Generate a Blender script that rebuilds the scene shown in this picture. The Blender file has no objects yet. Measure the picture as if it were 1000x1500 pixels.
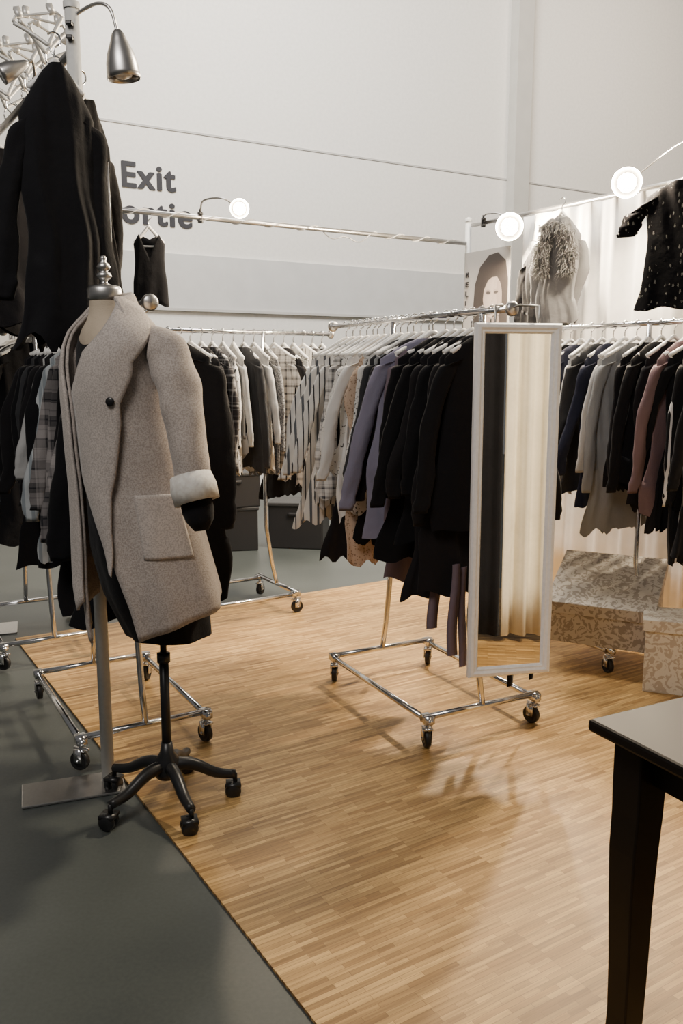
import bpy, math, random
from mathutils import Vector, Matrix
import numpy as np
random.seed(7)
D = math.radians
scene = bpy.context.scene
col = scene.collection

# ------------------------------------------------------------ mesh builder
class MB:
    def __init__(s): s.v=[]; s.f=[]; s.m=[]
    def add(s, vs, fs, mi=0):
        o=len(s.v); s.v += [tuple(v) for v in vs]
        for f in fs: s.f.append([i+o for i in f]); s.m.append(mi)
    def box(s, c, size, M=None, mi=0):
        hx,hy,hz=size[0]/2,size[1]/2,size[2]/2
        vs=[Vector((x*hx,y*hy,z*hz)) for x in(-1,1) for y in(-1,1) for z in(-1,1)]
        if M: vs=[M@v for v in vs]
        vs=[v+Vector(c) for v in vs]
        s.add(vs,[(0,1,3,2),(4,6,7,5),(0,4,5,1),(2,3,7,6),(0,2,6,4),(1,5,7,3)],mi)
    def tube(s, pts, r, seg=10, cap=True, mi=0, ell=None):
        pts=[Vector(p) for p in pts]; n=len(pts)
        if not hasattr(r,'__len__'): r=[r]*n
        T=[(pts[min(i+1,n-1)]-pts[max(i-1,0)]).normalized() for i in range(n)]
        up=Vector((0,0,1)) if abs(T[0].z)<.9 else Vector((1,0,0))
        N=(up-T[0]*up.dot(T[0])).normalized(); vs=[]
        for i in range(n):
            N=(N-T[i]*N.dot(T[i])).normalized(); Bn=T[i].cross(N)
            for k in range(seg):
                a=2*math.pi*k/seg
                e=ell(i/(n-1),a) if ell else 1
                vs.append(pts[i]+(N*math.cos(a)+Bn*math.sin(a))*r[i]*e)
        fs=[(i*seg+k,i*seg+(k+1)%seg,(i+1)*seg+(k+1)%seg,(i+1)*seg+k) for i in range(n-1) for k in range(seg)]
        if cap: fs+= [tuple(range(seg))[::-1], tuple((n-1)*seg+k for k in range(seg))]
        s.add(vs,fs,mi)
    def lathe(s, prof, seg=24, M=None, mi=0):
        M=M or Matrix.Identity(4); vs=[]
        for r,z in prof:
            for k in range(seg):
                a=2*math.pi*k/seg; vs.append(M@Vector((r*math.cos(a),r*math.sin(a),z)))
        n=len(prof)
        fs=[(i*seg+k,i*seg+(k+1)%seg,(i+1)*seg+(k+1)%seg,(i+1)*seg+k) for i in range(n-1) for k in range(seg)]
        s.add(vs,fs,mi)
    def grid(s, rows, closed=False, mi=0):
        n=len(rows); c=len(rows[0]); vs=[p for r in rows for p in r]
        kk=c if closed else c-1
        s.add(vs,[(i*c+k,i*c+(k+1)%c,(i+1)*c+(k+1)%c,(i+1)*c+k) for i in range(n-1) for k in range(kk)],mi)
    def mesh(s,name,smooth=True):
        me=bpy.data.meshes.new(name); me.from_pydata(s.v,[],s.f)
        me.polygons.foreach_set('material_index',s.m)
        me.polygons.foreach_set('use_smooth',[smooth]*len(s.f)); me.update(); return me

def catmull(P, k=5):
    P=[Vector(p) for p in P]; P=[P[0]*2-P[1]]+P+[P[-1]*2-P[-2]]; out=[]
    for i in range(1,len(P)-2):
        a,b,c,d=P[i-1:i+3]
        for j in range(k):
            t=j/k; out.append(.5*((2*b)+(c-a)*t+(2*a-5*b+4*c-d)*t*t+(3*b-a-3*c+d)*t**3))
    out.append(P[-2]); return out

def obj(name, data, mats=None, parent=None, loc=(0,0,0), rot=0, label=None, cat=None, group=None, kind=None, solid=0, bevel=0, subs=0):
    if isinstance(data,MB): data=data.mesh(name, smooth=(bevel==0))
    o=bpy.data.objects.new(name,data); col.objects.link(o)
    if mats is not None and data is not None and len(data.materials)==0:
        for m in (mats if isinstance(mats,(list,tuple)) else [mats]): data.materials.append(m)
    o.location=loc
    o.rotation_euler=(0,0,rot) if not hasattr(rot,'__len__') else rot
    if parent: o.parent=parent
    if label: o['label']=label
    if cat: o['category']=cat
    if group: o['group']=group
    if kind: o['kind']=kind
    if solid:
        m=o.modifiers.new('s','SOLIDIFY'); m.thickness=solid; m.offset=0
    if bevel:
        m=o.modifiers.new('b','BEVEL'); m.width=bevel; m.segments=2
    if subs:
        m=o.modifiers.new('u','SUBSURF'); m.levels=subs; m.render_levels=subs
    return o
def empty(name, loc, rot=0, **k): return obj(name,None,None,None,loc,rot,**k)

# ------------------------------------------------------------ materials
MC={}
def base(name):
    m=bpy.data.materials.new(name); m.use_nodes=True; nt=m.node_tree
    return m,nt,nt.nodes['Principled BSDF']
def plain(name,c,rough=.5,metal=0,bump=0,bs=80,emit=None,es=0,coat=0,spec=.5):
    if name in MC: return MC[name]
    m,nt,b=base(name); N=nt.nodes; L=nt.links
    b.inputs['Roughness'].default_value=rough; b.inputs['Metallic'].default_value=metal
    b.inputs['Coat Weight'].default_value=coat; b.inputs['Specular IOR Level'].default_value=spec
    tc=N.new('ShaderNodeTexCoord'); no=N.new('ShaderNodeTexNoise'); no.inputs['Scale'].default_value=bs
    L.new(tc.outputs['Object'],no.inputs['Vector'])
    mx=N.new('ShaderNodeMix'); mx.data_type='RGBA'
    mx.inputs['A'].default_value=(*[x*.9 for x in c],1); mx.inputs['B'].default_value=(*[min(1,x*1.08) for x in c],1)
    L.new(no.outputs['Fac'],mx.inputs['Factor']); L.new(mx.outputs['Result'],b.inputs['Base Color'])
    if bump:
        bp=N.new('ShaderNodeBump'); bp.inputs['Strength'].default_value=bump; bp.inputs['Distance'].default_value=.01
        L.new(no.outputs['Fac'],bp.inputs['Height']); L.new(bp.outputs['Normal'],b.inputs['Normal'])
    if emit: b.inputs['Emission Color'].default_value=(*emit,1); b.inputs['Emission Strength'].default_value=es
    MC[name]=m; return m

def fabric(key,c,pat=None,c2=(0.02,0.02,0.02),freq=40,duty=.3,rough=.92,sheen=.06,bump=.35,fold=1.0,spec=.2):
    if key in MC: return MC[key]
    m,nt,b=base(key); N=nt.nodes; L=nt.links
    b.inputs['Roughness'].default_value=rough; b.inputs['Sheen Weight'].default_value=sheen
    b.inputs['Specular IOR Level'].default_value=spec
    tc=N.new('ShaderNodeTexCoord'); sep=N.new('ShaderNodeSeparateXYZ'); L.new(tc.outputs['Object'],sep.inputs[0])
    def mth(op,a,v=None):
        n=N.new('ShaderNodeMath'); n.operation=op
        if hasattr(a,'links'): L.new(a,n.inputs[0])
        else: n.inputs[0].default_value=a
        if v is not None:
            if hasattr(v,'links'): L.new(v,n.inputs[1])
            else: n.inputs[1].default_value=v
        return n.outputs[0]
    def stripe(ax,fr,du): return mth('LESS_THAN',mth('FRACT',mth('MULTIPLY',sep.outputs[ax],fr)),du)
    fac=None
    if pat=='stripe': fac=stripe('X',freq,duty)
    if pat=='hstripe': fac=stripe('Z',freq,duty)
    if pat=='plaid':
        a=mth('ADD',stripe('X',freq,duty),stripe('Z',freq,duty)); b2=mth('ADD',stripe('X',freq*2.3,.15),stripe('Z',freq*2.3,.15))
        fac=mth('MULTIPLY',mth('ADD',a,mth('MULTIPLY',b2,.5)),.4)
    if pat=='dots':
        v=N.new('ShaderNodeTexVoronoi'); v.inputs['Scale'].default_value=freq; L.new(tc.outputs['Object'],v.inputs['Vector'])
        fac=mth('LESS_THAN',v.outputs['Distance'],duty)
    if pat=='feather':
        mp=N.new('ShaderNodeMapping'); mp.inputs['Scale'].default_value=(1,1,.5); mp.inputs['Rotation'].default_value=(0,.35,0); L.new(tc.outputs['Object'],mp.inputs['Vector'])
        v=N.new('ShaderNodeTexVoronoi'); v.inputs['Scale'].default_value=freq; v.inputs['Randomness'].default_value=.7; L.new(mp.outputs[0],v.inputs['Vector'])
        nz=N.new('ShaderNodeTexNoise'); nz.inputs['Scale'].default_value=150; L.new(tc.outputs['Object'],nz.inputs['Vector'])
        fac=mth('LESS_THAN',mth('ADD',v.outputs['Distance'],mth('MULTIPLY',nz.outputs['Fac'],.5)),duty)
    if pat=='speckle':
        v=N.new('ShaderNodeTexNoise'); v.inputs['Scale'].default_value=freq; v.inputs['Detail'].default_value=4; L.new(tc.outputs['Object'],v.inputs['Vector'])
        r=N.new('ShaderNodeValToRGB'); r.color_ramp.elements[0].position=.42; r.color_ramp.elements[1].position=.6
        L.new(v.outputs['Fac'],r.inputs[0]); fac=r.outputs[0]
    if pat=='sprig':
        v=N.new('ShaderNodeTexNoise'); v.inputs['Scale'].default_value=freq; v.inputs['Detail'].default_value=3; v.inputs['Distortion'].default_value=1; L.new(tc.outputs['Object'],v.inputs['Vector'])
        fac=mth('GREATER_THAN',v.outputs['Fac'],duty)
    big=N.new('ShaderNodeTexNoise'); big.inputs['Scale'].default_value=7; L.new(tc.outputs['Object'],big.inputs['Vector'])
    mx=N.new('ShaderNodeMix'); mx.data_type='RGBA'; mx.inputs['A'].default_value=(*c,1); mx.inputs['B'].default_value=(*c2,1)
    if fac is not None: L.new(fac,mx.inputs['Factor'])
    else: mx.inputs['Factor'].default_value=0
    m2=N.new('ShaderNodeMix'); m2.data_type='RGBA'; m2.blend_type='MULTIPLY'; m2.inputs['Factor'].default_value=.3
    L.new(mx.outputs['Result'],m2.inputs['A']); L.new(big.outputs['Fac'],m2.inputs['B'])
    L.new(m2.outputs['Result'],b.inputs['Base Color'])
    fn=N.new('ShaderNodeTexNoise'); fn.inputs['Scale'].default_value=220; L.new(tc.outputs['Object'],fn.inputs['Vector'])
    fw=N.new('ShaderNodeTexNoise'); fw.inputs['Scale'].default_value=14; L.new(tc.outputs['Object'],fw.inputs['Vector'])
    hh=mth('ADD',mth('MULTIPLY',fn.outputs['Fac'],.12),mth('MULTIPLY',fw.outputs['Fac'],fold))
    bp=N.new('ShaderNodeBump'); bp.inputs['Strength'].default_value=bump; bp.inputs['Distance'].default_value=.02
    L.new(hh,bp.inputs['Height']); L.new(bp.outputs['Normal'],b.inputs['Normal'])
    MC[key]=m; return m

chrome=plain('chrome',(.75,.75,.76),.18,1)
steel=plain('brushed_steel',(.55,.54,.53),.35,1)
rubber=plain('black_rubber',(.012,.012,.013),.45)
blackmetal=plain('black_enamel',(.012,.012,.013),.35)
whiteplastic=plain('white_plastic',(.78,.77,.75),.4)
whitepaint=plain('white_paint',(.88,.88,.9),.35)
greypost=plain('grey_post_paint',(.62,.62,.6),.5)
bulbmat=plain('lit_bulb',(1,.9,.7),.5,emit=(1,.84,.6),es=300)
mirrormat=plain('mirror_glass',(.95,.96,.96),.01,1)
F={
 'black':fabric('black_cloth',(.007,.007,.009)),
 'black2':fabric('soft_black_cloth',(.012,.011,.013)),
 'bstripe':fabric('black_side_stripe_cloth',(.010,.010,.012),'stripe',(.8,.8,.8),12,.1),
 'char':fabric('charcoal_cloth',(.04,.041,.045)),
 'navy':fabric('navy_cloth',(.018,.021,.042)),
 'lav':fabric('lavender_wool',(.25,.24,.33)),
 'mauve':fabric('mauve_cloth',(.2,.155,.19)),
 'dusk':fabric('dusty_rose_cloth',(.20,.13,.14)),
 'slate':fabric('slate_cloth',(.16,.18,.20)),
 'grey':fabric('grey_cloth',(.32,.33,.34)),
 'dgrey':fabric('dark_grey_cloth',(.17,.17,.175)),
 'lgrey':fabric('light_grey_cloth',(.5,.5,.5)),
 'bluegrey':fabric('pale_blue_stripe_cloth',(.56,.60,.62),'stripe',(.3,.34,.37),30,.4),
 'cream':fabric('cream_cloth',(.78,.74,.66)),
 'white':fabric('white_cloth',(.85,.84,.82)),
 'lace':fabric('beige_lace',(.62,.47,.36),'dots',(.36,.25,.17),90,.35),
 'wstripe':fabric('white_striped_cloth',(.82,.81,.79),'stripe',(.05,.05,.06),38,.22),
 'wstripe2':fabric('wide_striped_cloth',(.8,.78,.75),'stripe',(.12,.13,.15),27,.32),
 'whs':fabric('white_check_cloth',(.8,.78,.76),'plaid',(.05,.05,.06),22,.3),
 'gstripe':fabric('grey_striped_cloth',(.5,.51,.52),'hstripe',(.15,.16,.17),30,.4),
 'plaid':fabric('brown_plaid_cloth',(.36,.33,.325),'plaid',(.03,.03,.035),12,.45),
 'dplaid':fabric('dark_plaid_cloth',(.04,.037,.04),'plaid',(.5,.49,.48),12,.12),
 'wprint':fabric('white_print_cloth',(.8,.79,.77),'sprig',(.05,.05,.05),55,.6),
 'bprint':fabric('dark_print_cloth',(.002,.002,.003),'feather',(.09,.09,.085),44,.45,sheen=0,spec=.05),
 'tweed':fabric('tweed_cloth',(.34,.34,.34),'speckle',(.08,.08,.09),120),
 'drape':fabric('white_drape',(.92,.91,.89),sheen=0,bump=.1),
 'cdrape':fabric('cream_drape',(.84,.77,.6),sheen=0,bump=.1),
 'wool':fabric('oatmeal_wool',(.54,.475,.43),'speckle',(.38,.33,.295),230,sheen=.2,bump=.3,fold=.3),
 'wool2':fabric('oatmeal_wool_collar',(.61,.545,.50),'speckle',(.44,.39,.355),230,sheen=.2,bump=.3,fold=.3),
 'lining':fabric('pale_lining',(.88,.86,.8),'speckle',(.78,.74,.68),80,bump=.2),
 'linen':fabric('form_linen',(.6,.5,.38)),
}
# ------------------------------------------------------------ structure
def floormat():
    m,nt,b=base('grey_concrete'); N=nt.nodes; L=nt.links
    tc=N.new('ShaderNodeTexCoord'); n1=N.new('ShaderNodeTexNoise'); n1.inputs['Scale'].default_value=1.2; n1.inputs['Detail'].default_value=6
    n2=N.new('ShaderNodeTexNoise'); n2.inputs['Scale'].default_value=90
    L.new(tc.outputs['Object'],n1.inputs['Vector']); L.new(tc.outputs['Object'],n2.inputs['Vector'])
    r=N.new('ShaderNodeValToRGB'); r.color_ramp.elements[0].color=(.040,.047,.045,1); r.color_ramp.elements[1].color=(.085,.096,.092,1)
    r.color_ramp.elements[0].position=.3; r.color_ramp.elements[1].position=.7
    ad=N.new('ShaderNodeMix'); ad.inputs['Factor'].default_value=.25; L.new(n1.outputs['Fac'],ad.inputs['A']); L.new(n2.outputs['Fac'],ad.inputs['B'])
    L.new(ad.outputs['Result'],r.inputs[0]); L.new(r.outputs[0],b.inputs['Base Color']); b.inputs['Roughness'].default_value=.42
    return m
mb=MB(); mb.box((2,6,-.05),(24,30,.1)); obj('floor',mb.mesh('floor',False),floormat(),kind='structure')

def parquet():
    m,nt,b=base('oak_strip_parquet'); N=nt.nodes; L=nt.links
    tc=N.new('ShaderNodeTexCoord')
    def brick(w,h,c1,c2,mo,bias,off=.5):
        br=N.new('ShaderNodeTexBrick'); L.new(tc.outputs['Object'],br.inputs['Vector'])
        br.inputs['Scale'].default_value=1; br.inputs['Brick Width'].default_value=w; br.inputs['Row Height'].default_value=h
        br.inputs['Mortar Size'].default_value=.0005; br.inputs['Color1'].default_value=c1; br.inputs['Color2'].default_value=c2
        br.inputs['Mortar'].default_value=mo; br.inputs['Bias'].default_value=bias; br.offset=off; br.offset_frequency=2; return br
    b1=brick(.15,.0155,(.66,.42,.16,1),(.36,.195,.058,1),(.25,.13,.04,1),-.1,.37)
    b2=brick(.25,.0155,(1,1,1,1),(.58,.55,.50,1),(.85,.85,.85,1),0,.61)
    mp=N.new('ShaderNodeMapping'); mp.inputs['Scale'].default_value=(6,120,1); L.new(tc.outputs['Object'],mp.inputs['Vector'])
    no=N.new('ShaderNodeTexNoise'); no.inputs['Scale'].default_value=1; no.inputs['Detail'].default_value=5; L.new(mp.outputs[0],no.inputs['Vector'])
    r=N.new('ShaderNodeValToRGB'); r.color_ramp.elements[0].color=(.70,.66,.60,1); r.color_ramp.elements[1].color=(1.12,1.12,1.12,1)
    r.color_ramp.elements[0].position=.3; r.color_ramp.elements[1].position=.65; L.new(no.outputs['Fac'],r.inputs[0])
    a=N.new('ShaderNodeMix'); a.data_type='RGBA'; a.blend_type='MULTIPLY'; a.inputs['Factor'].default_value=.8
    L.new(b1.outputs['Color'],a.inputs['A']); L.new(b2.outputs['Color'],a.inputs['B'])
    c=N.new('ShaderNodeMix'); c.data_type='RGBA'; c.blend_type='MULTIPLY'; c.inputs['Factor'].default_value=1
    L.new(a.outputs['Result'],c.inputs['A']); L.new(r.outputs[0],c.inputs['B']); L.new(c.outputs['Result'],b.inputs['Base Color'])
    b.inputs['Roughness'].default_value=.5; return m
ANG=D(31.8)
mb=MB(); mb.box((2.5,.625,.004),(5,5.25,.008))
obj('interlocking_floor_mat',mb.mesh('mat',False),parquet(),loc=(-.061,1.70,0),rot=ANG,label='oak strip pattern interlocking floor covering over concrete',cat='flooring')

WA=D(31)
wallmat=plain('hall_wall_paint',(.80,.78,.735),.85,bump=.05,bs=25)
walldark=plain('hall_wall_grey',(.58,.58,.57),.8,bs=5)
wallgrey=plain('hall_wall_warm_grey',(.52,.51,.475),.8,bs=5)  # warm grey for the pilaster and left wall section, darker than the wall
linemat=plain('wall_joint',(.50,.49,.47),.8)
WO=(-2.5,9.5,0)
def wallbox(name,x0,x1,z0,z1,d,mat):
    mb=MB(); mb.box(((x0+x1)/2,-d/2,(z0+z1)/2),(x1-x0,d,z1-z0)); return obj(name,mb.mesh(name,False),mat,loc=WO,rot=WA,kind='structure')
mb=MB(); mb.box((3,.1,4.5),(24,.2,9)); obj('wall_back',mb.mesh('wall',False),wallmat,loc=WO,rot=WA,kind='structure')
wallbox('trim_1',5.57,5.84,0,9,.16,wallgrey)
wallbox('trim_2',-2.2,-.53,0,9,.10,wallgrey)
wallbox('trim_3',-.53,15,4.02,4.04,.012,linemat)
wallbox('trim_4',-.53,15,2.13,2.72,.03,walldark)
wallbox('trim_5',-.53,15,2.10,2.13,.05,linemat)

def text_obj(name,body,h,width,mat,loc,rot,label=None,cat=None,parent=None,off=.02,sp=1.0,bold=0):
    cu=bpy.data.curves.new(name,'FONT'); cu.body=body; cu.size=1; cu.offset=off; cu.extrude=.004; cu.space_character=sp
    t=bpy.data.objects.new('tmp',cu); col.objects.link(t)
    bpy.context.view_layer.update(); dg=bpy.context.evaluated_depsgraph_get()
    src=bpy.data.meshes.new_from_object(t.evaluated_get(dg)); bpy.data.objects.remove(t)
    m=MB(); V=[v.co.copy() for v in src.vertices]; Fc=[tuple(p.vertices) for p in src.polygons]
    for k,(dx,dy) in enumerate(((0,0),(bold,0),(-bold,0),(0,bold*.4),(0,-bold*.4)) if bold else ((0,0),)):
        m.add([(v.x+dx,v.y+dy,v.z+k*.0006) for v in V],Fc)
    xs=[v[0] for v in m.v]; ys=[v[1] for v in m.v]
    sx=width/(max(xs)-min(xs)); sy=h/max(ys); x0=min(xs)
    m.v=[((v[0]-x0)*sx,-v[2],v[1]*sy) for v in m.v]
    return obj(name,m.mesh(name,False),mat,parent,loc,rot,label=label,cat=cat)
dk=plain('sign_ink',(.028,.028,.034),.7)
def wp(x,z,d=.01):
    return (WO[0]+x*math.cos(WA)+d*math.sin(WA), WO[1]+x*math.sin(WA)-d*math.cos(WA), z)
text_obj('wall_lettering','Exit',.26,.61,dk,wp(.17,3.385),WA,'large dark grey Exit lettering painted on hall wall','sign',off=.01,sp=1.14,bold=.028)
text_obj('wall_lettering','Sortie',.26,.99,dk,wp(-.03,3.015),WA,'large dark grey Sortie lettering painted on hall wall','sign',off=.01,sp=1.14,bold=.028)

# ------------------------------------------------------------ rolling rack
def caster_meshes():
    f=MB(); f.tube([(0,0,.105),(0,0,.085)],.008,8); f.box((0,0,.08),(.036,.045,.006))
    for s in(-1,1): f.box((s*.017,.006,.058),(.003,.032,.05))
    f.tube([(-.021,.008,.037),(.021,.008,.037)],.005,8)
    f.tube([(0,-.03,.083),(0,.03,.083)],.006,8)
    w=MB(); M=Matrix.Translation((0,.008,.037))@Matrix.Rotation(math.pi/2,4,'Y')
    w.lathe([(0.001,-.010),(.02,-.010),(.024,-.006),(.03,-.012),(.035,-.011),(.037,-.005),(.037,.005),(.035,.011),(.03,.012),(.024,.006),(.02,.010),(.001,.010)],24,M)
    fm=f.mesh('caster'); fm.materials.append(chrome); wm=w.mesh('wheel'); wm.materials.append(rubber); return fm,wm
CF,CW=caster_meshes()
def rack(c,rot,t0,t1,zr,label,hb=.39,hw=.24):
    R=empty('rolling_rack',(c[0],c[1],.008),rot,label=label,cat='clothing rack',group='rolling garment racks')
    b=MB()
    for s in(-1,1):
        b.tube([(s*hw,-hb-.03,.112),(s*hw,hb+.03,.112)],.0125,12)
        b.tube([(-hw-.02,s*hb,.125),(hw+.02,s*hb,.125)],.0125,12)
        for q in(-1,1): b.box((s*hw,q*hb,.118),(.036,.05,.03))
    obj('base_frame',b,chrome,R)
    for s in(-1,1):
        u=MB(); u.tube([(0,s*hb,.125),(0,s*(hb-.03),.25),(0,s*(hb-.07),.5),(0,s*(hb-.07),zr)],.0125,12)
        obj('upright',u,chrome,R)
    r=MB(); r.tube([(0,t0,zr),(0,t1,zr)],.0125,12); obj('hanging_rail',r,chrome,R)
    for t,s in((t0,-1),(t1,1)):
        k=MB(); M=Matrix.Translation((0,t,zr))@Matrix.Rotation(-s*math.pi/2,4,'X')
        k.lathe([(.001,-.01),(.02,-.008),(.027,0),(.027,.012),(.02,.02),(.001,.022)],20,M); obj('end_knob',k,steel,R)
    for sx in(-1,1):
        for sy in(-1,1):
            cobj=obj('caster',CF,None,R,(sx*hw,sy*hb,0),random.uniform(-.8,.8)); obj('wheel',CW,None,cobj)
    return R

# hanger
def hanger_mesh(s,mat=None):
    hm=MB(); hp=catmull([(-.165*s,0,-.152),(-.1*s,0,-.120),(-.03*s,0,-.080),(0,0,-.064),(.03*s,0,-.080),(.1*s,0,-.120),(.165*s,0,-.152)],4)
    hm.tube(hp,.0095 if not mat else .007,8); hm.tube([(-.165*s,0,-.155),(-.14*s,0,-.172),(.14*s,0,-.172),(.165*s,0,-.155)],.005,6)
    if mat:
        for sx in(-1,1): hm.box((sx*.11*s,0,-.185),(.02,.014,.035))
    m=hm.mesh('hanger'); m.materials.append(mat or whiteplastic); return m
clipmat=plain('pale_clip_metal',(.72,.71,.68),.4,.4)
HM=hanger_mesh(1); HS=hanger_mesh(.5); HC=hanger_mesh(.5,clipmat)
hk=MB(); hk.tube(catmull([(0,0,-.066),(0,0,-.03),(.018,0,-.012),(.017,0,.01),(0,0,.0175),(-.017,0,.008)],5),.003,6); HK=hk.mesh('hook'); HK.materials.append(chrome)
def hanger(loc,rot,label='white plastic clothes hanger on metal rail',group='hangers on rails',small=False):
    h=obj('clothes_hanger',HS if small else HM,None,None,loc,rot,label=label,cat='hanger',group=group); obj('hook',HK,None,h); return h

# garment mesh
def garment_mesh(W=.21,L=.75,flare=.1,T=.028,Ls=.55,folds=4,seed=0,neck=.06,collar=False,amp=.012,slr=.047,uneven=.012,splay=.09,drop=.0,slope=.085,sfl=.5):
    rd=random.Random(seed); ph=[rd.uniform(0,6.28) for _ in range(6)]
    m=MB(); N=60; rows=[]
    prof=[]
    if collar: prof+=[(neck*.95,-.052,T*.9),(neck*1.05,-.07,T)]
    for j in range(7):
        q=j/6; prof.append((neck+(W-neck)*q**.9,-.088-slope*q**1.15,T*(.8+.2*q)))
    z0=-.088-slope
    for j in range(1,25):
        q=j/24; prof.append((W*(1-.05*math.sin(q*3.14)+flare*q**1.3),z0-(L-.09)*q,T*(1+.15*q)))
    ske=rd.uniform(-.05,.05)
    for hw,z,th in prof:
        p=max(0,min(1,(-z-.15)/(L)))
        row=[]
        for k in range(N):
            a=2*math.pi*k/N; cx=math.cos(a); sy=math.sin(a)
            x=hw*math.copysign(abs(cx)**.75,cx); y=th*math.copysign(abs(sy)**.8,sy)*(1-.25*abs(cx)**4)
            w=x/W*math.pi*folds/2
            y+=amp*p**.6*(math.sin(w+ph[0]+1.2*z)+.5*math.sin(2.1*w+ph[1]-2*z))
            y+=.003*math.sin(11*z+3*w+ph[4])
            x+=p*.026*math.sin(z*9+ph[2])+p*.014*math.sin(3*a+ph[3])+.008*math.sin(z*23+ph[5])*p
            zz=z-drop+ (uneven*math.sin(1.3*w+ph[5])*p+ske*x/W if p>.7 else 0)
            row.append((x,y,zz))
        rows.append(row)
    m.grid(rows,True)
    if Ls>0:
        for s in(-1,1):
            so=rd.uniform(-.05,.05)+splay; yo=rd.uniform(-.022,.022); zs=-.088-slope-.007; bx=rd.uniform(-.02,.02); Lq=Ls*rd.uniform(.85,1.05)
            P=catmull([(s*(W-.055),0,zs),(s*(W-.01),0,zs-.035),(s*(W+.015+so*.35+bx),yo*.5,zs-Lq*.42),(s*(W+.01+so*.75-bx),yo,zs-Lq*.8),(s*(W+.0+so),yo*1.3,zs-Lq)],7)
            n=len(P); rr=[]
            for i,pp in enumerate(P):
                q=i/(n-1); r=slr*(1.0+.2*math.sin(min(1,q*2.5)*3.14)*(1-q)-.2*q)*(1+.06*math.sin(i*1.1+ph[1])+.06*math.sin(i*2.1+ph[2])*q)
                if q>.93: r*=.93
                row=[]
                for k in range(16):
                    a=2*math.pi*k/16
                    row.append((pp.x+r*math.cos(a),pp.y+r*sfl*math.sin(a)*(1+.2*math.sin(3*a+i*.4)),pp.z-drop+(.35*r*math.cos(a)*s*-1*(1-q) if q<.4 else 0)))
                rr.append(row)
            rr.append([(P[-1].x+(v[0]-P[-1].x)*.75,P[-1].y+(v[1]-P[-1].y)*.75,v[2]+.012) for v in rr[-1]])
            m.grid(rr,True, 0)
    return m
GS=[0]
def garment(name,label,cat,mat,loc,rot,group=None,hang=True,small=False,**k):
    GS[0]+=1
    if hang: hanger(loc,rot,small=small)
    return obj(name,garment_mesh(seed=GS[0]*13+1,**k),F[mat] if isinstance(mat,str) else mat,None,loc,rot,label=label,cat=cat,group=group)
KIND={
 'jacket':dict(W=.20,L=.72,flare=.22,T=.022,Ls=.6,folds=3,amp=.007,splay=.08,slr=.041),
 'coat':dict(W=.20,L=.95,flare=.35,T=.022,Ls=.6,folds=4,amp=.012,splay=.07,slr=.041),
 'shirt':dict(W=.18,L=.68,flare=.2,T=.013,Ls=.54,folds=6,amp=.011,slr=.034,splay=.06),
 'longshirt':dict(W=.18,L=.80,flare=.35,T=.013,Ls=.6,folds=6,amp=.012,slr=.035,splay=.09,uneven=.02),
 'blouse':dict(W=.17,L=.66,flare=.3,T=.013,Ls=.48,folds=7,amp=.013,slr=.035,uneven=.02,splay=.05),
 'dress':dict(W=.16,L=.96,flare=.45,T=.014,Ls=.0,folds=6,amp=.014,uneven=.02),
 'tunic':dict(W=.17,L=.86,flare=.3,T=.014,Ls=.45,folds=6,amp=.012,slr=.036,uneven=.02,splay=.06),
}
CN={'bluegrey':'pale blue-grey striped','black':'black','black2':'soft black','bstripe':'black white-striped','char':'charcoal','navy':'navy','lav':'lavender grey','mauve':'dusty mauve','dusk':'dusty rose','slate':'slate blue grey','grey':'grey','dgrey':'dark grey','lgrey':'light grey','cream':'cream','white':'white','lace':'beige lace','wstripe':'white with thin dark stripes','wstripe2':'pale wide striped','whs':'white checked','gstripe':'grey horizontally striped','plaid':'grey plaid','dplaid':'dark windowpane plaid','wprint':'white printed','bprint':'dark printed','tweed':'grey tweed'}
def hang_on(c,rot,zr,lst,t0,dt,group,jit=.10,turn=0,dL=0):
    lx=Vector((-math.sin(rot),math.cos(rot))); t=t0-dt
    for i,it in enumerate(lst):
        kd,mt=it[:2]; ex=it[2] if len(it)>2 else {}
        ex=dict(ex); t+=dt*ex.pop('gap',1); tn=D(ex.pop('turn',0))
        p=(c[0]+lx.x*t,c[1]+lx.y*t,zr+.008)
        kk=dict(KIND[kd]); kk['L']*=random.uniform(.88,1.08); kk['W']*=random.uniform(.92,1.04); kk['L']+=dL; kk.update(ex); nm={'longshirt':'shirt'}.get(kd,kd)
        garment('hanging_'+nm,CN[mt]+' '+nm+' hanging on chrome rolling rack',nm,mt,p,rot+turn+tn+random.uniform(-jit,jit),group=group,**kk)

ZR=1.655
# centre rack
cC=(.375,3.57); rC=D(27)
rack((.378,3.575),rC,-.5,.92,ZR,'chrome rolling rack packed with coats and shirts, mirror at its end',hb=.40,hw=.258)
centre=[('jacket','black'),('coat','black2',dict(L=1.0)),('jacket','black',dict(turn=-4)),('coat','black2',dict(L=1.0)),('jacket','black',dict(splay=.10,L=.8)),('coat','black'),
 ('jacket','lav',dict(gap=1.5,turn=-10,W=.225,splay=.11,L=.80,flare=.4)),('coat','mauve',dict(gap=.5,L=1.02,W=.17,splay=.0)),('jacket','black2',dict(turn=-6)),('shirt','grey',dict(turn=-6)),('jacket','char',dict(gap=.8)),
 ('longshirt','wprint',dict(L=.8,turn=-8)),('dress','black',dict(gap=.7)),('tunic','lace',dict(L=1.0,gap=.7)),('longshirt','white',dict(turn=-5)),('blouse','wprint'),('dress','black2',dict(gap=.7,L=1.02)),('longshirt','whs',dict(turn=-8)),('longshirt','wstripe',dict(gap=1.1,turn=-12,L=.80,splay=.11)),('longshirt','wstripe2',dict(gap=1.2,turn=-14,L=.84,splay=.12)),('longshirt','wstripe',dict(gap=1.2,turn=-16,L=.86,splay=.13))]
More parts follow.
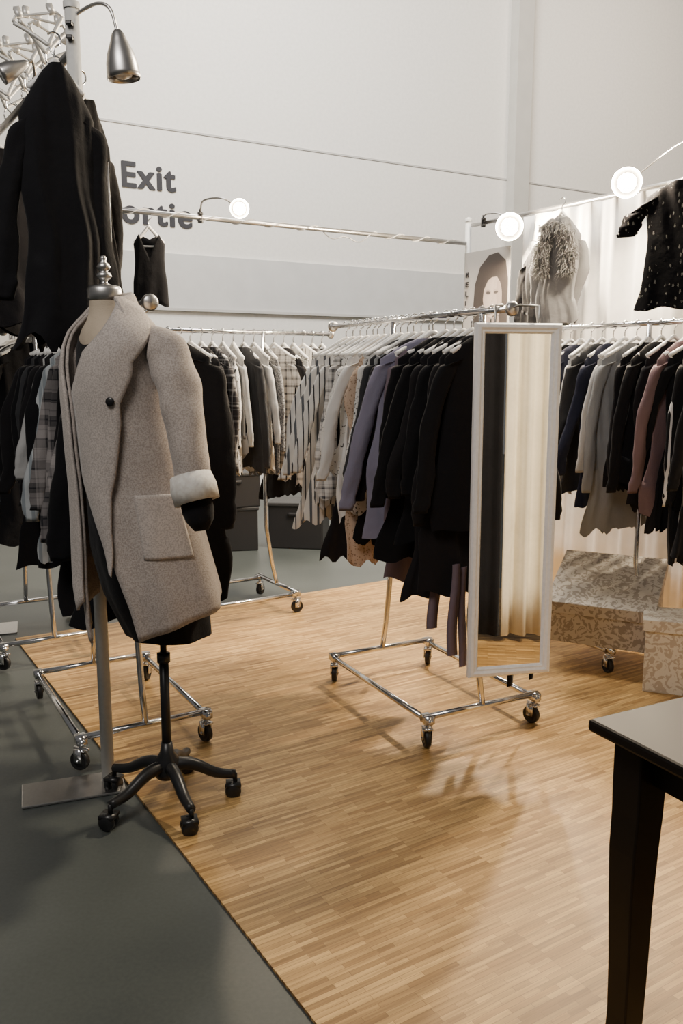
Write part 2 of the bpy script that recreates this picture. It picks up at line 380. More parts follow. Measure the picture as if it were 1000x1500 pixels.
hang_on(cC,rC,ZR,centre,-.39,.060,'clothes on the middle rack',jit=.09)
# left rack
cL=(-.932,3.374); rL=D(30)
rack(cL,rL,-.62,.62,ZR,'chrome rolling rack behind dress form, full of dark clothes')
leftl=[('longshirt','plaid',dict(turn=-4,L=.82)),('coat','black2',dict(gap=.7)),('longshirt','plaid',dict(turn=-10,L=.82,W=.2)),('longshirt','plaid',dict(turn=-12,L=.80,W=.205)),('longshirt','bluegrey',dict(turn=-12,L=.86,gap=1.4,W=.2)),('longshirt','bluegrey',dict(turn=-6,L=.88,gap=1.2)),('coat','black'),('shirt','lgrey'),('coat','black2'),('jacket','black'),('jacket','char'),('coat','black'),('jacket','black2')]
hang_on(cL,rL,ZR,leftl,-.36,.075,'clothes on the dark rack')
garment('hanging_coat','wide black coat hanging at rack end beside dress form','coat','black',(-.665,2.95,ZR+.008),D(12),W=.215,L=.98,flare=.35,T=.035,Ls=.66,folds=3,amp=.008,slr=.055,splay=.07)
garment('hanging_jacket','black jacket hanging behind dress form','jacket','black2',(-.69,3.02,ZR+.008),D(20),W=.205,L=.8,flare=.35,T=.03,Ls=.6,folds=3,amp=.008,slr=.052)
# second left rack
cK=(-1.62,4.42); rK=D(30)
rack(cK,rK,-.45,.6,ZR,'chrome rolling rack with black clothes at booth side')
hang_on(cK,rK,ZR,[('coat','black'),('jacket','grey'),('jacket','black'),('coat','black2'),('shirt','gstripe'),('coat','black'),('jacket','char'),('coat','black'),('jacket','black')],-.3,.085,'clothes on the side rack')
# far rack
cF=(-.733,4.963); rF=D(-58)
rack(cF,rF,-.7,.78,ZR,'chrome rolling rack of shirts at booth rear')
hang_on(cF,rF,ZR,[('coat','black'),('jacket','black'),('coat','black2'),('shirt','tweed'),('blouse','white'),('longshirt','whs',dict(turn=30)),('longshirt','wstripe2',dict(turn=35)),('longshirt','wstripe',dict(turn=30)),('jacket','black2'),('jacket','dplaid'),('blouse','wprint'),('shirt','lgrey'),('jacket','char'),('blouse','white'),('shirt','tweed'),('longshirt','whs',dict(turn=25)),('coat','black2'),('blouse','wprint'),('shirt','wstripe',dict(turn=20)),('jacket','dplaid'),('coat','dplaid')],-.6,.066,'shirts on the rear rack',dL=.02)
# right rack
cR=(1.28,4.38); rR=D(32)
rack(cR,rR,-.80,.70,ZR,'chrome rolling rack in front of white drape wall')
hang_on(cR,rR,ZR,[('coat','black'),('coat','bstripe',dict(L=1.02)),('tunic','black',dict(turn=-8,L=.85)),('jacket','dusk'),('tunic','black2',dict(L=.82)),('jacket','black'),('shirt','black2'),('longshirt','grey',dict(turn=-12)),('shirt','lgrey'),('jacket','navy'),('jacket','char'),('blouse','white'),('jacket','navy'),('shirt','black'),('jacket','black2'),('shirt','whs'),('jacket','navy'),('jacket','black'),('shirt','gstripe'),('shirt','white')],-.74,.07,'clothes on the rack by the drape',dL=.06)

# hanging belts by mirror
for i,(x,y,zt,zb,mt) in enumerate([(.36,3.22,.75,.45,'mauve'),(.43,3.16,.72,.36,'mauve'),(.50,3.14,.70,.38,'black'),(.47,3.2,.7,.30,'mauve'),(.66,3.2,.75,.22,'black2'),(.76,3.26,.75,.23,'black')]):
    b=MB(); rows=[]
    for k in range(14):
        q=k/13; z=zt+(zb-zt)*q; w=.018+.006*math.sin(q*2); o=.008*math.sin(q*5+i)
        rows.append([(o-w,0,z),(o,-.006,z),(o+w,0,z),(o,.006,z)])
    b.grid(rows,True); obj('coat_belt',b,F[mt],None,(x,y,0),D(20+i*7),label=CN[mt]+' cloth belt dangling below long coats',cat='belt',group='dangling coat belts')

# ------------------------------------------------------------ mirror
MR=math.atan2(.06,.298)
mroot=empty('wall_mirror',(.612,3.0,.975),(D(-0.5),0,MR),label='tall narrow mirror with white moulded frame hung on rack end',cat='mirror')
hw,hh,fw=.158,.632,.036
fr=MB(); prof=[(0,.012),(0,-.006),(.006,-.014),(.016,-.016),(.024,-.010),(.030,-.010),(fw,-.002),(fw,.012)]
rows=[]
for cx,cz in((-1,-1),(1,-1),(1,1),(-1,1)):
    rows.append([(cx*(hw-d),y,cz*(hh-d)) for d,y in prof])
rows.append(rows[0]); fr.grid(rows)
obj('frame',fr.mesh('frame',False),whitepaint,mroot)
g=MB(); g.box((0,.003,0),(2*(hw-.03),.004,2*(hh-.03))); obj('mirror_glass',g.mesh('g',False),mirrormat,mroot)
bk=MB(); bk.box((0,.012,0),(2*hw-.01,.006,2*hh-.01)); obj('backing_board',bk.mesh('g',False),plain('hardboard',(.2,.13,.08),.8),mroot)
for s in(-.08,.08):
    h=MB(); h.tube([(s,.016,hh-.06),(s,.016,hh+.06),(s*.4,.07,hh+.066),(s*.2-.01,.15,hh+.056)],.004,6); obj('hook',h,steel,mroot)

# ------------------------------------------------------------ dress form
f=Vector((-.72,-.69,0)).normalized(); l=Vector((.69,-.72,0)).normalized()
DX=Vector((-.585,2.69,0))
def cen(z): return f*(.03+.13*(z-.7))
za=[.55,.65,.78,.9,1.1,1.3,1.45,1.52,1.56,1.60,1.64,1.72]
aa=[.265,.265,.258,.235,.20,.18,.182,.178,.155,.108,.070,.064]
ba=[.20,.20,.19,.175,.152,.135,.125,.112,.10,.08,.064,.06]
def cp(th,z,off=0,ripple=1,sc=1):
    a=np.interp(z,za,aa)*sc+off; b=np.interp(z,za,ba)*sc+off
    p=max(0,min(1,(1.35-z)/.7))*ripple
    r=1+p*(.055*math.sin(4*th+.8)+.03*math.sin(9*th+2+z*3))+ripple*.012*math.sin(3*th+z*13)*math.exp(-((z-1.25)/.2)**2)
    s,c=math.sin(th),math.cos(th)
    return cen(z)+l*(a*r*math.copysign(abs(s)**.88,s))+f*(b*r*math.copysign(abs(c)**.92,c))+Vector((0,0,z))
form=empty('dress_form',DX,0,label='dress form on black five-wheeled stand wearing oatmeal coat',cat='dress form')
t=MB(); t.grid([[cen(z)+l*(a*math.sin(k/32*2*math.pi))+f*(b*math.cos(k/32*2*math.pi))+Vector((0,0,z)) for k in range(32)] for z,a,b in [(1.40,.12,.09),(1.50,.14,.088),(1.54,.13,.082),(1.57,.10,.072),(1.59,.07,.062),(1.61,.054,.054),(1.635,.048,.048),(1.66,.045,.045)]],True)
nk=cen(1.66)+Vector((0,0,-.03)); obj('torso',t,F['linen'],form)
c=MB(); c.lathe([(.047,1.680),(.05,1.685),(.05,1.71),(.044,1.72),(.018,1.725),(.010,1.73),(.010,1.737),(.019,1.742),(.023,1.75),(.019,1.758),(.010,1.762),(.017,1.768),(.020,1.776),(.015,1.785),(.007,1.791),(.010,1.798),(.007,1.806),(.001,1.808)],28,Matrix.Translation(nk))
obj('neck_cap',c,steel,form)
p=MB(); p.tube([(0,0,.15),(0,0,.5)],.016,16); p.tube([(0,0,.45),(0,0,1.0)],.011,12); p.lathe([(.001,.5),(.022,.5),(.022,.53),(.001,.53)],16)
obj('pole',p,blackmetal,form)
b=MB(); b.lathe([(.001,.1),(.04,.1),(.045,.12),(.04,.16),(.024,.185),(.018,.22),(.001,.22)],20)
ends=[]
for k in range(5):
    a=D(12+72*k); dx,dy=math.cos(a),math.sin(a)
    P=catmull([(0,0,.14),(dx*.08,dy*.08,.135),(dx*.16,dy*.16,.095),(dx*.225,dy*.225,.082)],4)
    b.tube(P,[.024-.009*i/(len(P)-1) for i in range(len(P))],10); ends.append((dx*.225,dy*.225))
obj('star_base',b,blackmetal,form)
for i,(x,y) in enumerate(ends):
    w=MB(); a=random.uniform(0,3.1)
    w.tube([(0,0,.085),(0,0,.055)],.008,8)
    for s in(-1,1):
        w.lathe([(.001,s*.006),(.02,s*.006),(.027,s*.010),(.027,s*.020),(.02,s*.026),(.001,s*.026)],20,Matrix.Translation((0,.008,.028))@Matrix.Rotation(math.pi/2,4,'Y'))
    w.box((0,.006,.048),(.05,.05,.012)); obj('caster',w,blackmetal,form,(x,y,0),a)

# dress
zd=[.56,.75,.9,1.1,1.4,1.5,1.545,1.57]
d=MB(); d.grid([[ (cen(z)+l*(np.interp(z,zd,[.145,.165,.17,.155,.15,.148,.135,.115])*(1+.08*math.sin(6*k/40*2*math.pi)*max(0,1.2-z))*math.sin(k/40*2*math.pi))+f*(np.interp(z,zd,[.12,.160,.160,.143,.112,.098,.090,.082])*(1+.08*math.sin(9*k/40*2*math.pi)*max(0,1.2-z))*math.cos(k/40*2*math.pi))+Vector((.05*max(0,.9-z)*2,.03*max(0,.9-z)*2,z-.05*max(0,math.cos(k/40*2*math.pi))**3*max(0,(z-1.3)/.27)))) for k in range(40)] for z in np.linspace(1.57,.60,26)],True)
obj('black_dress',d,F['black'],None,DX,0,label='plain black dress worn under oatmeal coat on dress form',cat='dress')
# coat
def eP(z): return D(np.interp(z,[.60,.75,.95,1.12,1.38,1.50,1.58,1.66],[40,34,20,2,-4,16,52,95]))
def eN(z): return D(np.interp(z,[.60,.75,.95,1.12,1.38,1.50,1.58,1.66],[-10,-10,-12,-16,-28,-48,-65,-100]))
coat=MB(); rows=[]
NR=44; NCc=80
for j in range(NR+1):
    row=[]
    for k in range(NCc+1):
        u=k/NCc; q=j/NR
        fe=abs(2*u-1)**1.6
        zh=.775-.125*fe-(.05*fe if u>.5 else 0); zt=1.645-.02*fe**2
        z=zt+(zh-zt)*q
        th=eP(z)+(2*math.pi+eN(z)-eP(z))*u
        row.append(cp(th,z,.012*max(0,1-u*6)*q))
    rows.append(row)
coat.grid(rows)
CO=obj('wool_coat',coat,F['wool'],None,DX,0,label='oatmeal wool open-front coat with shawl collar on dress form',cat='coat',solid=.009)
def lapel(sgn):
    m=MB(); rows=[]; ZT=1.655; ZB=.88 if sgn>0 else .74
    for j in range(41):
        q=j/40; z=ZT-(ZT-ZB)*q
        e=eP(z) if sgn>0 else eN(z)
        w=D(np.interp(z,[.88,1.02,1.18,1.33,1.46,1.54,1.60,ZT],[2,18,40,56,60,52,44,40]) if sgn>0 else np.interp(z,[.74,1.0,1.3,1.5,ZT],[4,24,26,24,22]))
        row=[]
        for k in range(13):
            u=k/12; th=e+sgn*(w*u)-sgn*.03
            row.append(cp(th,z-.03*u,.012+.012*math.sin(u*2.2)+.004*u))
        rows.append(row)
    m.grid(rows); return m
obj('shawl_lapel',lapel(1),F['wool2'],CO,solid=.010); obj('shawl_lapel',lapel(-1),F['wool2'],CO,solid=.010)
m=MB(); m.grid([[cp(th,z-.02*abs(math.cos((th-D(80))/D(190)*math.pi))**3,o) for th in np.linspace(D(80),D(270),40)] for z,o in((1.59,.012),(1.62,.010),(1.65,.008),(1.668,.008),(1.674,.012),(1.668,.018),(1.64,.022),(1.61,.024),(1.575,.022))])
obj('collar',m,F['wool2'],CO,solid=.005)
# sleeves
def sleeve(P,R,nm='sleeve',mat='wool'):
    m=MB(); Q=catmull(P,12); n=len(Q); ks=len(R)-1
    rr=[np.interp(i/(n-1)*ks,range(ks+1),R) for i in range(n)]
    m.tube(Q,rr,36,ell=lambda q,a:1+.05*math.sin(2*a+q*7)*math.sin(q*3.1)+.045*math.sin(3*a-q*16)*math.sin(q*3.1)+.03*math.sin(a+q*30)*math.sin(q*3.1)); return obj(nm,m,F[mat],CO)
SL=[(.03,-.165,1.55),(.085,-.21,1.50),(.122,-.245,1.40),(.148,-.275,1.27),(.168,-.30,1.12)]
sleeve(SL,[.030,.060,.060,.055,.051])
m=MB(); Q=[Vector(x) for x in((.158,-.292,1.155),(.167,-.30,1.12),(.178,-.308,1.080))]
m.tube(Q,[.056,.064,.062],28,cap=False); m.tube([Q[0],Q[2]],[.051,.053],24,cap=False); obj('turned_cuff',m,F['lining'],CO,solid=.005)
m=MB(); m.tube([(.170,-.302,1.10),(.180,-.31,1.055),(.186,-.316,1.03),(.19,-.32,1.0)],[.044,.046,.040,.02],20); obj('arm_cap',m,F['black'],form)
SR=[(-.20,.03,1.54),(-.215,.04,1.49),(-.225,.05,1.36),(-.23,.045,1.22),(-.225,.03,1.12)]
sleeve(SR,[.04,.058,.053,.05,.048])
# pocket, button
m=MB(); m.grid([[cp(th,z,.009) for th in np.linspace(D(52),D(94),24)] for z in np.linspace(1.09,.90,20)]); obj('patch_pocket',m,F['wool2'],CO,solid=.004)
bp=cp(D(44),1.36,.034); n_=(l*math.sin(D(40))+f*math.cos(D(40)))
m=MB(); m.lathe([(.001,0),(.012,0),(.013,.002),(.012,.005),(.001,.004)],16,Matrix.Translation(bp)@n_.to_track_quat('Z','Y').to_matrix().to_4x4()); obj('button',m,blackmetal,CO)

# ------------------------------------------------------------ booth posts and bars
def post(x,y,h,r=.022,plate=(0,0,.3,.22),label='grey metal booth upright with flat base plate'):
    R=empty('booth_upright',(x,y,0),0,label=label,cat='post',group='booth uprights')
    m=MB(); m.tube([(0,0,.005),(0,0,h)],r,16); m.lathe([(r*1.15,h-.02),(r*1.15,h),(.001,h+.012)],16); obj('pole',m,greypost,R)
    if plate:
        p=MB(); p.box((plate[0],plate[1],.006),(plate[2],plate[3],.008)); obj('base_plate',p,steel,R,rot=D(20),bevel=.002)
    return R
post(-.829,2.84,2.56,.022,(-.12,-.02,.34,.17),'grey metal booth upright beside dress form with steel base plate')
post(-1.98,4.62,2.5)
post(.9,6.3,2.5)
post(2.55,3.65,2.5)
def bar(name,a,b,r,label):
    m=MB(); m.tube([a,b],r,12); return obj(name,m,steel,None,label=label,cat='pipe',group='booth crossbars')
bar('crossbar',(-.829,2.865,2.44),(-1.96,4.62,2.44),.014,'steel crossbar between booth uprights carrying black coats')
bar('crossbar',(-1.96,4.545,2.33),(.88,6.285,2.33),.015,'steel crossbar spanning booth rear with lamp and cable')
bar('crossbar',(.92,6.27,2.45),(2.54,3.67,2.45),.014,'steel crossbar above white drape')
# cable wrapped around rear bar
m=MB(); P=[]
for i in range(140):
    q=i/139; x=-1.3+2.1*q; y=4.95+(x+1.3)*.6127
    P.append((x,y+.018*math.sin(i*.5),2.33+.018*math.cos(i*.5)-(.05*max(0,math.sin((q-.55)*18)) if .55<q<.73 else 0)))
m.tube(P,.0035,6); obj('power_cord',m,plain('grey_cord',(.3,.3,.3),.5),None,label='grey power cord wound around rear steel crossbar',cat='cable')

# lamps
def lamp(clamp,arm,aim,lit,label,size=1,energy=20,fwd=.22,squat=1):
    C=Vector(clamp); R=empty('clamp_lamp',C,0,label=label,cat='lamp',group='clamp spot lamps')
    m=MB(); m.box((0,0,.0),(.03,.03,.06)); m.box((.0,-.02,.02),(.02,.04,.012)); m.box((.0,-.02,-.02),(.02,.04,.012)); m.tube([(0,0,.03),(0,0,.05)],.008,8)
    obj('clamp',m,blackmetal,R,bevel=.003)
    A=[Vector(p)-C for p in arm]; m=MB(); m.tube(catmull([(0,0,.04)]+A,6),.0055,8); obj('lamp_arm',m,steel,R)
    a=Vector(aim).normalized(); q=a.to_track_quat('Z','Y').to_matrix().to_4x4(); M=Matrix.Translation(A[-1])@q@Matrix.Diagonal((size,size,size*squat,1))
    m=MB(); m.lathe([(.001,-.015),(.012,-.013),(.02,0),(.026,.02),(.033,.04),(.044,.07),(.051,.105),(.054,.14),(.054,.16)],28,M); obj('lamp_shade',m,steel,R,solid=.0015)
    m=MB(); m.lathe([(.001,.05),(.014,.06),(.017,.08),(.026,.10),(.033,.12),(.034,.135),(.026,.152),(.001,.162)],24,M); obj('bulb',m,bulbmat if lit else whiteplastic,R)
    if lit:
        L=bpy.data.lights.new('lamp_light','POINT'); L.energy=energy; L.color=(1,.80,.56); L.shadow_soft_size=.05
        o=bpy.data.objects.new('lamp_light',L); col.objects.link(o); o.location=A[-1]+a*fwd; o.parent=R
lamp((-.829,2.84,2.47),[(-.80,2.83,2.53),(-.74,2.81,2.545),(-.70,2.80,2.525),(-.680,2.80,2.455)],(.1,.05,-1),False,'chrome bell-shaped spot lamp clamped to booth upright',.92,squat=.86)
lamp((-.83,5.24,2.33),[(-.80,5.2,2.42),(-.68,5.15,2.42),(-.60,5.2,2.37)],(.15,-1,-.15),True,'lit clamp spot lamp on rear crossbar',1.0,40)
lamp((.98,6.15,2.45),[(1.0,6.1,2.50),(1.08,6.02,2.48),(1.12,5.94,2.38)],(-.18,-1,-.12),True,'bright lit clamp spot lamp near booth corner',1.6,260,.32)
lamp((1.92,4.66,2.45),[(1.90,4.62,2.58),(1.78,4.70,2.62),(1.60,5.02,2.48)],(-.33,-1,-.2),True,'bright lit clamp spot lamp above white drape',1.45,270,.27)
lamp((-1.11,3.30,2.44),[(-1.10,3.28,2.50),(-1.10,3.26,2.53),(-1.12,3.25,2.52)],(-.75,-.3,-.45),False,'small chrome clamp lamp on side crossbar',.62)
# spare clip hangers on side bar
for i in range(9):
    q=.11+.05*i; x=-.829-1.131*q; y=2.865+1.755*q
    h=obj('clip_hanger',HC,None,None,(x,y,2.46),(D(172+10*(i%3-1)),D(16*(i%3-1)),D(30+10*(i%3))),label='spare pale clip hanger tucked over side crossbar',cat='hanger',group='spare clip hangers'); obj('hook',HK,None,h)

# high black garments
garment('hanging_coat','long black coat hung high on booth upright','coat','black',(-.873,2.79,2.44),D(30),small=True,W=.112,L=.78,flare=.25,T=.05,Ls=.64,folds=4,amp=.014,slr=.040,splay=.04,neck=.022,slope=.15,drop=-.01,sfl=.7,uneven=.03)
garment('hanging_jacket','black track jacket with white stripe hung high','jacket','black2',(-.845,2.97,2.39),D(65),small=True,W=.10,L=.64,flare=.2,T=.05,Ls=.56,folds=3,amp=.01,slr=.040,splay=.02,neck=.022,slope=.14,drop=-.01,sfl=.7)
st=MB()
for dx in(0,.018): st.box((dx,0,0),(.006,.004,.34))
obj('ribbon_trim',st.mesh('s',False),whiteplastic,None,(-.762,2.86,1.93),D(10),label='pair of white stripes running down black track jacket',cat='stripe')
for i,q in enumerate([.50,.60,.72,.85]):
    x=-.829-1.131*q; y=2.865+1.755*q
    garment('hanging_coat','black coat hung high on side crossbar','coat','black' if i%2 else 'black2',(x-.05,y,2.44),D(30+i*6),group='coats on the side crossbar',W=.17,L=.72,flare=.1,T=.04,Ls=.55,folds=3,amp=.01,splay=.03,sfl=.7)
# sleeveless V-neck top
vl=(-1.10,5.07,2.315); hanger(vl,D(5),small=True)
m=MB()
def vx(u,side,j):
    q=j/14; x=u
    xs=abs(u)
    zt=-.105-.25*max(0,(.055-xs)) /.055*(.55 if side>0 else .1)-.05*max(0,(xs-.055)/.03)
    zb=-.50+.01*math.sin(u*60)
    z=zt+(zb-zt)*q; w=1-.10*math.sin(min(1,q*1.6)*math.pi)+.14*q
    return (x*w,-side*(.022+.006*math.sin(u*70+q*3)*q)*(1-(xs/.09)**4*.9),z)
cols=np.linspace(-.088,.088,23)
m.grid([[vx(u,1,j) for u in cols] for j in range(15)]); m.grid([[vx(u,-1,j) for u in cols[::-1]] for j in range(15)])
obj('hanging_vest',m,F['black'],None,vl,D(5),label='small black sleeveless V-neck top on hanger from rear crossbar',cat='vest',solid=.003)

# ------------------------------------------------------------ drape wall
def drape(name,a,b,z0,z1,mat,label,pl=12,amp=.03):
    a=Vector(a);b=Vector(b);L=(b-a).length;d=(b-a)/L;nn=Vector((-d.y,d.x)); n=int(L*80); rows=[]
    for j in range(9):
        q=j/8; z=z1+(z0-z1)*q; row=[]
        for k in range(n+1):
            s=k/n*L; o=amp*(.6+.5*q)*(math.sin(s*pl+q*.6)+.35*math.sin(s*pl*2.3+1+q))
            pnt=a+d*s+nn*o; row.append((pnt.x,pnt.y,z))
        rows.append(row)
    m=MB(); m.grid(rows); return obj(name,m,F[mat],None,label=label,cat='curtain',solid=.003)
drape('white_drape',(1.2,5.88),(2.52,3.75),.02,2.44,'drape','pleated white fabric drape hung as booth side wall',30,.024)
# poster
def onwall(t,off,z): return (.9+.527*t-.85*off, 6.3-.85*t-.527*off, z)
pr=empty('poster',onwall(.24,.03,1.95),D(-58),label='fashion portrait poster with vertical lettering near booth corner',cat='poster')
m=MB(); m.box((0,0,0),(.46,.012,.62)); obj('poster_board',m.mesh('p',False),plain('poster_paper',(.42,.41,.40),.6,bs=3),pr)
def flat(pts,y,mat,nm):
    m=MB(); m.add([(x,y,z) for x,z in pts],[tuple(range(len(pts)))]); obj(nm,m.mesh(nm,False),mat,pr)
ell=lambda cx,cz,rx,rz,n=28,t=0:[(cx+rx*math.cos(2*math.pi*k/n)*math.cos(t)-rz*math.sin(2*math.pi*k/n)*math.sin(t),cz+rx*math.cos(2*math.pi*k/n)*math.sin(t)+rz*math.sin(2*math.pi*k/n)*math.cos(t)) for k in range(n)]
hairm=plain('poster_hair',(.05,.042,.04),.6,bs=30); skin=plain('poster_skin',(.44,.37,.33),.6,bs=8); shd=plain('poster_shade',(.30,.245,.22),.6,bs=8); shd2=plain('poster_mid',(.38,.32,.285),.6,bs=8)
flat([(-.10,-.305),(-.125,-.1),(-.11,.08),(-.06,.2),(.03,.27),(.12,.28),(.2,.22),(.225,.1),(.225,-.305)],-.0085,hairm,'printed_hair')
flat([(.01,-.12),(.14,-.12),(.17,-.305),(-.02,-.305)],-.009,shd,'printed_neck')
flat(ell(.075,-.005,.095,.150,40,t=.06),-.0105,skin,'printed_face')
flat(ell(.128,-.01,.042,.125,30,t=.1),-.0110,shd2,'printed_shade'); flat(ell(.143,-.01,.026,.105,30,t=.1),-.0113,shd,'printed_shade')
flat([(-.06,.16),(-.035,.0),(-.02,-.04),(-.01,.04),(.03,.10),(.07,.12),(.12,.12),(.17,.06),(.19,.0),(.2,.12),(.15,.2),(.06,.23)],-.0116,hairm,'printed_fringe')
for sx in(-1,1):
    flat(ell(.075+sx*.040,.018,.021,.009,20,t=sx*.1),-.012,hairm,'printed_eye'); flat(ell(.075+sx*.040,.022,.028,.017,20,t=sx*.1),-.0117,shd,'printed_eye_shadow')
flat(ell(.078,-.085,.024,.009),-.012,plain('poster_lip',(.22,.11,.11)),'printed_mouth')
flat([(.068,-.045),(.09,-.045),(.082,.01)],-.012,shd2,'printed_nose')
for i,ch in enumerate('MELI'):
    text_obj('printed_letter',ch,.034,.026 if ch!='I' else .005,dk,(-.205,-.01,.14-.065*i),0,parent=pr,off=0)
# goods on the drape wall
def wallgarm(t,off,z,*a,**k):
    p=onwall(t,off,z); return garment(*a,loc=p,rot=D(-58)+k.pop('dr',0),**k)
wallgarm(.80,.10,2.30,'hanging_jacket','black jacket on hanger against white drape','jacket','black',small=True,W=.12,L=.50,flare=.1,T=.03,Ls=.42,splay=.02,neck=.03,slope=.1)
fc=wallgarm(1.05,.16,2.44,'hanging_coat','grey coat with shaggy fur collar on hanger','coat','dgrey',small=True,W=.13,L=.62,flare=.05,T=.04,Ls=.45,splay=.0,neck=.03,slope=.12,dr=D(15))
rd=random.Random(3); m=MB()
for i in range(3000):
    s=rd.choice((-1,1)); v=rd.random(); z=-.13-.30*v
    p=Vector((s*(.035+.05*min(1,v*2.2))+rd.gauss(0,.022),-.066+rd.gauss(0,.010),z)); dd=Vector((rd.gauss(0,.6),-.4+rd.gauss(0,.3),-.7+rd.gauss(0,.4))).normalized()*rd.uniform(.025,.05)
    m.tube([p,p+dd*.6,p+dd+Vector((0,0,-.008))],[.003,.002,.0004],4,cap=False)
for s in(-1,1): m.tube(catmull([(s*.07,-.05,-.42),(s*.085,-.055,-.25),(s*.055,-.05,-.15),(s*.03,-.02,-.12)],5),[.032]*15+[.012],10)
obj('fur_collar',m,fabric('grey_fur',(.16,.157,.155),'speckle',(.07,.068,.067),14,bump=.1),fc)
wallgarm(1.90,.15,2.50,'hanging_shirt','black short-sleeved shirt with small light feather print on hanger','shirt','bprint',small=True,W=.20,L=.66,flare=.02,T=.03,Ls=.21,slr=.068,folds=3,splay=.07,slope=.07,sfl=.4,amp=.005,dr=D(22))

# fitting curtain (seen in mirror)
fr_=empty('curtain_stand',(0,0,0),0,label='freestanding black frame holding fitting room curtains',cat='stand')
ca=Vector((1.08,1.60)); cb=Vector((2.15,2.02))
m=MB(); m.tube([(ca.x,ca.y,0),(ca.x,ca.y,2.15),(cb.x,cb.y,2.15),(cb.x,cb.y,0)],.013,10); obj('frame',m,blackmetal,fr_)
drape('fitting_curtain',(1.41,1.73),(2.13,2.012),.05,2.13,'cdrape','cream pleated fitting room curtain on black frame',62,.026)
drape('fitting_curtain',(1.10,1.608),(1.40,1.726),.05,2.13,'black','black fitting room curtain on black frame',44,.018)

# ------------------------------------------------------------ boxes
def damask(nm,c1,c2):
    m,nt,b=base(nm); N=nt.nodes; L=nt.links
    tc=N.new('ShaderNodeTexCoord'); v=N.new('ShaderNodeTexNoise'); v.inputs['Scale'].default_value=22; v.inputs['Detail'].default_value=2; v.inputs['Distortion'].default_value=2.2
    L.new(tc.outputs['Object'],v.inputs['Vector']); r=N.new('ShaderNodeValToRGB')
    r.color_ramp.elements[0].position=.50; r.color_ramp.elements[0].color=(*c1,1); r.color_ramp.elements[1].position=.54; r.color_ramp.elements[1].color=(*c2,1)
    L.new(v.outputs['Fac'],r.inputs[0]); L.new(r.outputs[0],b.inputs['Base Color']); b.inputs['Roughness'].default_value=.6; return m
dm=damask('damask_paper',(.50,.45,.38),(.28,.235,.19)); dm2=damask('pale_damask_paper',(.66,.61,.52),(.46,.385,.30))
def trunk(loc,rot,w,d,h,mat,label,hf=0,tilt=0):
    R=empty('storage_box',loc,(0,tilt,rot),label=label,cat='box',group='patterned storage boxes')
    m=MB(); x,y=w/2,d/2; hb=h+hf
    m.add([(-x,-y,0),(x,-y,0),(x,y,0),(-x,y,0),(-x,-y,h),(x,-y,h),(x,y,hb),(-x,y,hb)],[(3,2,1,0),(4,5,6,7),(0,1,5,4),(1,2,6,5),(2,3,7,6),(3,0,4,7)])
    obj('body',m,mat,R,bevel=.002)
    e=.014; m=MB()
    m.add([(-x-e,-y-e,h-.035),(x+e,-y-e,h-.035),(x+e,y+e,hb-.035),(-x-e,y+e,hb-.035),(-x-e,-y-e,h+.02),(x+e,-y-e,h+.02),(x+e,y+e,hb+.02),(-x-e,y+e,hb+.02)],[(3,2,1,0),(4,5,6,7),(0,1,5,4),(1,2,6,5),(2,3,7,6),(3,0,4,7)])
    obj('lid',m,mat,R,bevel=.003)
trunk((1.315,4.10,.142),D(-27),.48,.41,.18,dm,'grey-brown damask-patterned box with sloping lid beneath hanging clothes',.17)
trunk((1.60,3.72,.008),D(-20),.42,.22,.32,dm2,'cream damask-patterned square box beside rack')

# storage cases seen between racks
for i,(x,y,w,d_,h,r) in enumerate([(-.95,6.9,.5,.35,.34,10),(-.35,7.0,.45,.35,.36,-8),(-.9,6.85,.42,.3,.26,20)]):
    z=.0 if i!=2 else .36
    R=empty('storage_case',(x,y,z),D(r),label='dark plastic storage case on concrete floor',cat='case',group='storage cases')
    m=MB(); m.box((0,0,h/2),(w,d_,h)); m.box((0,-d_/2-.01,h*.8),(.12,.02,.03)); obj('body',m,plain('case_plastic',(.012,.012,.014),.5),R,bevel=.01)
    m=MB(); m.box((0,0,h+.006),(w+.02,d_+.02,.03)); obj('lid',m,plain('case_lid',(.025,.025,.027),.5),R,bevel=.008)

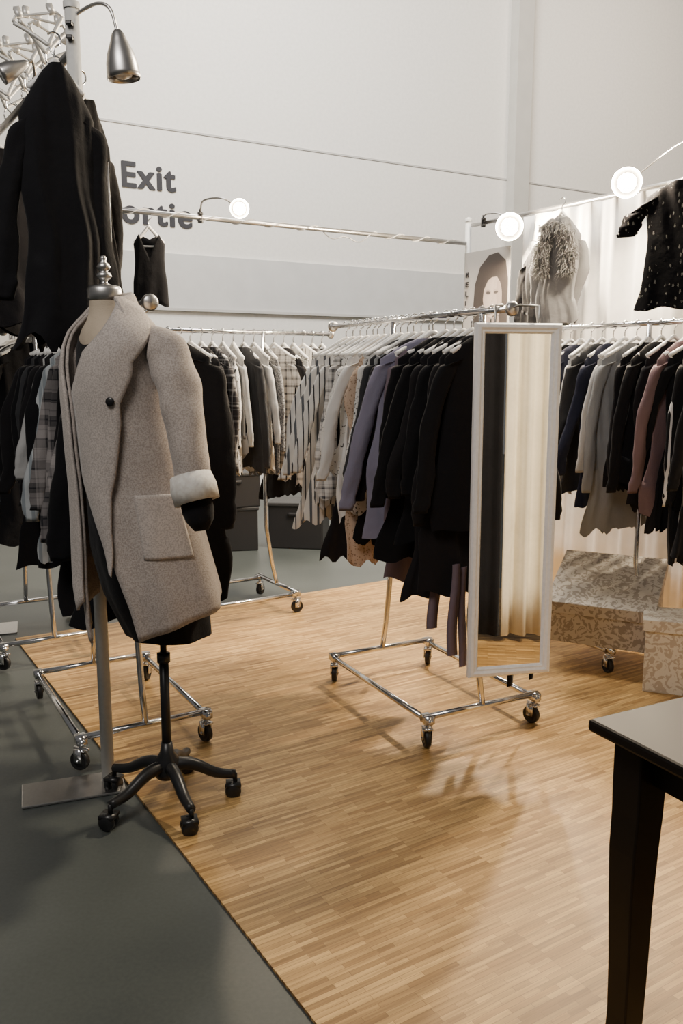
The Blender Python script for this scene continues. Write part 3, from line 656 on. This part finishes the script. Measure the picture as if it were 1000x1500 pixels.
# ------------------------------------------------------------ table
wood=plain('espresso_wood',(.009,.0065,.005),.5,bs=6,spec=.2)
tr=empty('side_table',(.881,1.442,0),D(27),label='dark espresso wooden table with tapered curved legs',cat='table')
m=MB(); m.box((0,0,.737),(.50,.70,.026)); obj('table_top',m,wood,tr,bevel=.007)
m=MB()
for s in(-1,1):
    m.box((s*.165,0,.68),(.018,.52,.09)); m.box((0,s*.275,.68),(.34,.018,.09))
obj('apron',m,wood,tr,bevel=.003)
for sx in(-1,1):
    for sy in(-1,1):
        m=MB(); rows=[]
        for z,w,o in((.724,.037,0),(.62,.037,0),(.56,.036,.0),(.48,.035,.002),(.36,.032,.002),(.22,.029,.0),(.1,.027,.0),(.03,.027,.002),(0,.027,.003)):
            cx,cy=sx*(.17+o),sy*(.28+o); rows.append([(cx-w,cy-w,z),(cx+w,cy-w,z),(cx+w,cy+w,z),(cx-w,cy+w,z)])
        m.grid(rows,True); m.add(rows[0],[(3,2,1,0)]); m.add(rows[-1],[(0,1,2,3)]); obj('leg',m,wood,tr,bevel=.004)

# ------------------------------------------------------------ lights
w=bpy.data.worlds.new('w'); scene.world=w; w.use_nodes=True
w.node_tree.nodes['Background'].inputs[0].default_value=(1,.97,.94,1); w.node_tree.nodes['Background'].inputs[1].default_value=.12
def area(loc,tgt,size,e,c):
    L=bpy.data.lights.new('unseen_area_light','AREA'); L.energy=e; L.size=size; L.color=c
    o=bpy.data.objects.new('unseen_area_light',L); col.objects.link(o); o.location=loc
    o.rotation_euler=(Vector(tgt)-Vector(loc)).to_track_quat('-Z','Y').to_euler()
area((1.9,4.6,4.2),(.7,2.9,0),.35,215,(1,.84,.62))  # added key, no fixture: strengthens the rack shadows toward the camera
area((0,5.5,7.0),(1.8,11.0,4.0),3,1050,(1,.95,.88))
area((5.5,9.5,6.5),(5.2,14.0,4.5),1.5,200,(1,.83,.64))  # added out of view to warm the right part of the wall
area((-1.2,.3,4.0),(-.5,3,1),1.2,72,(1,.94,.88))  # added front fill without a fixture, brightens the coat

cam=bpy.data.cameras.new('camera'); co=bpy.data.objects.new('camera',cam); col.objects.link(co); scene.camera=co
co.location=(0,0,1.45); co.rotation_euler=(D(80.5),0,0); cam.sensor_fit='VERTICAL'; cam.sensor_height=36; cam.sensor_width=24; cam.lens=30; cam.clip_end=100
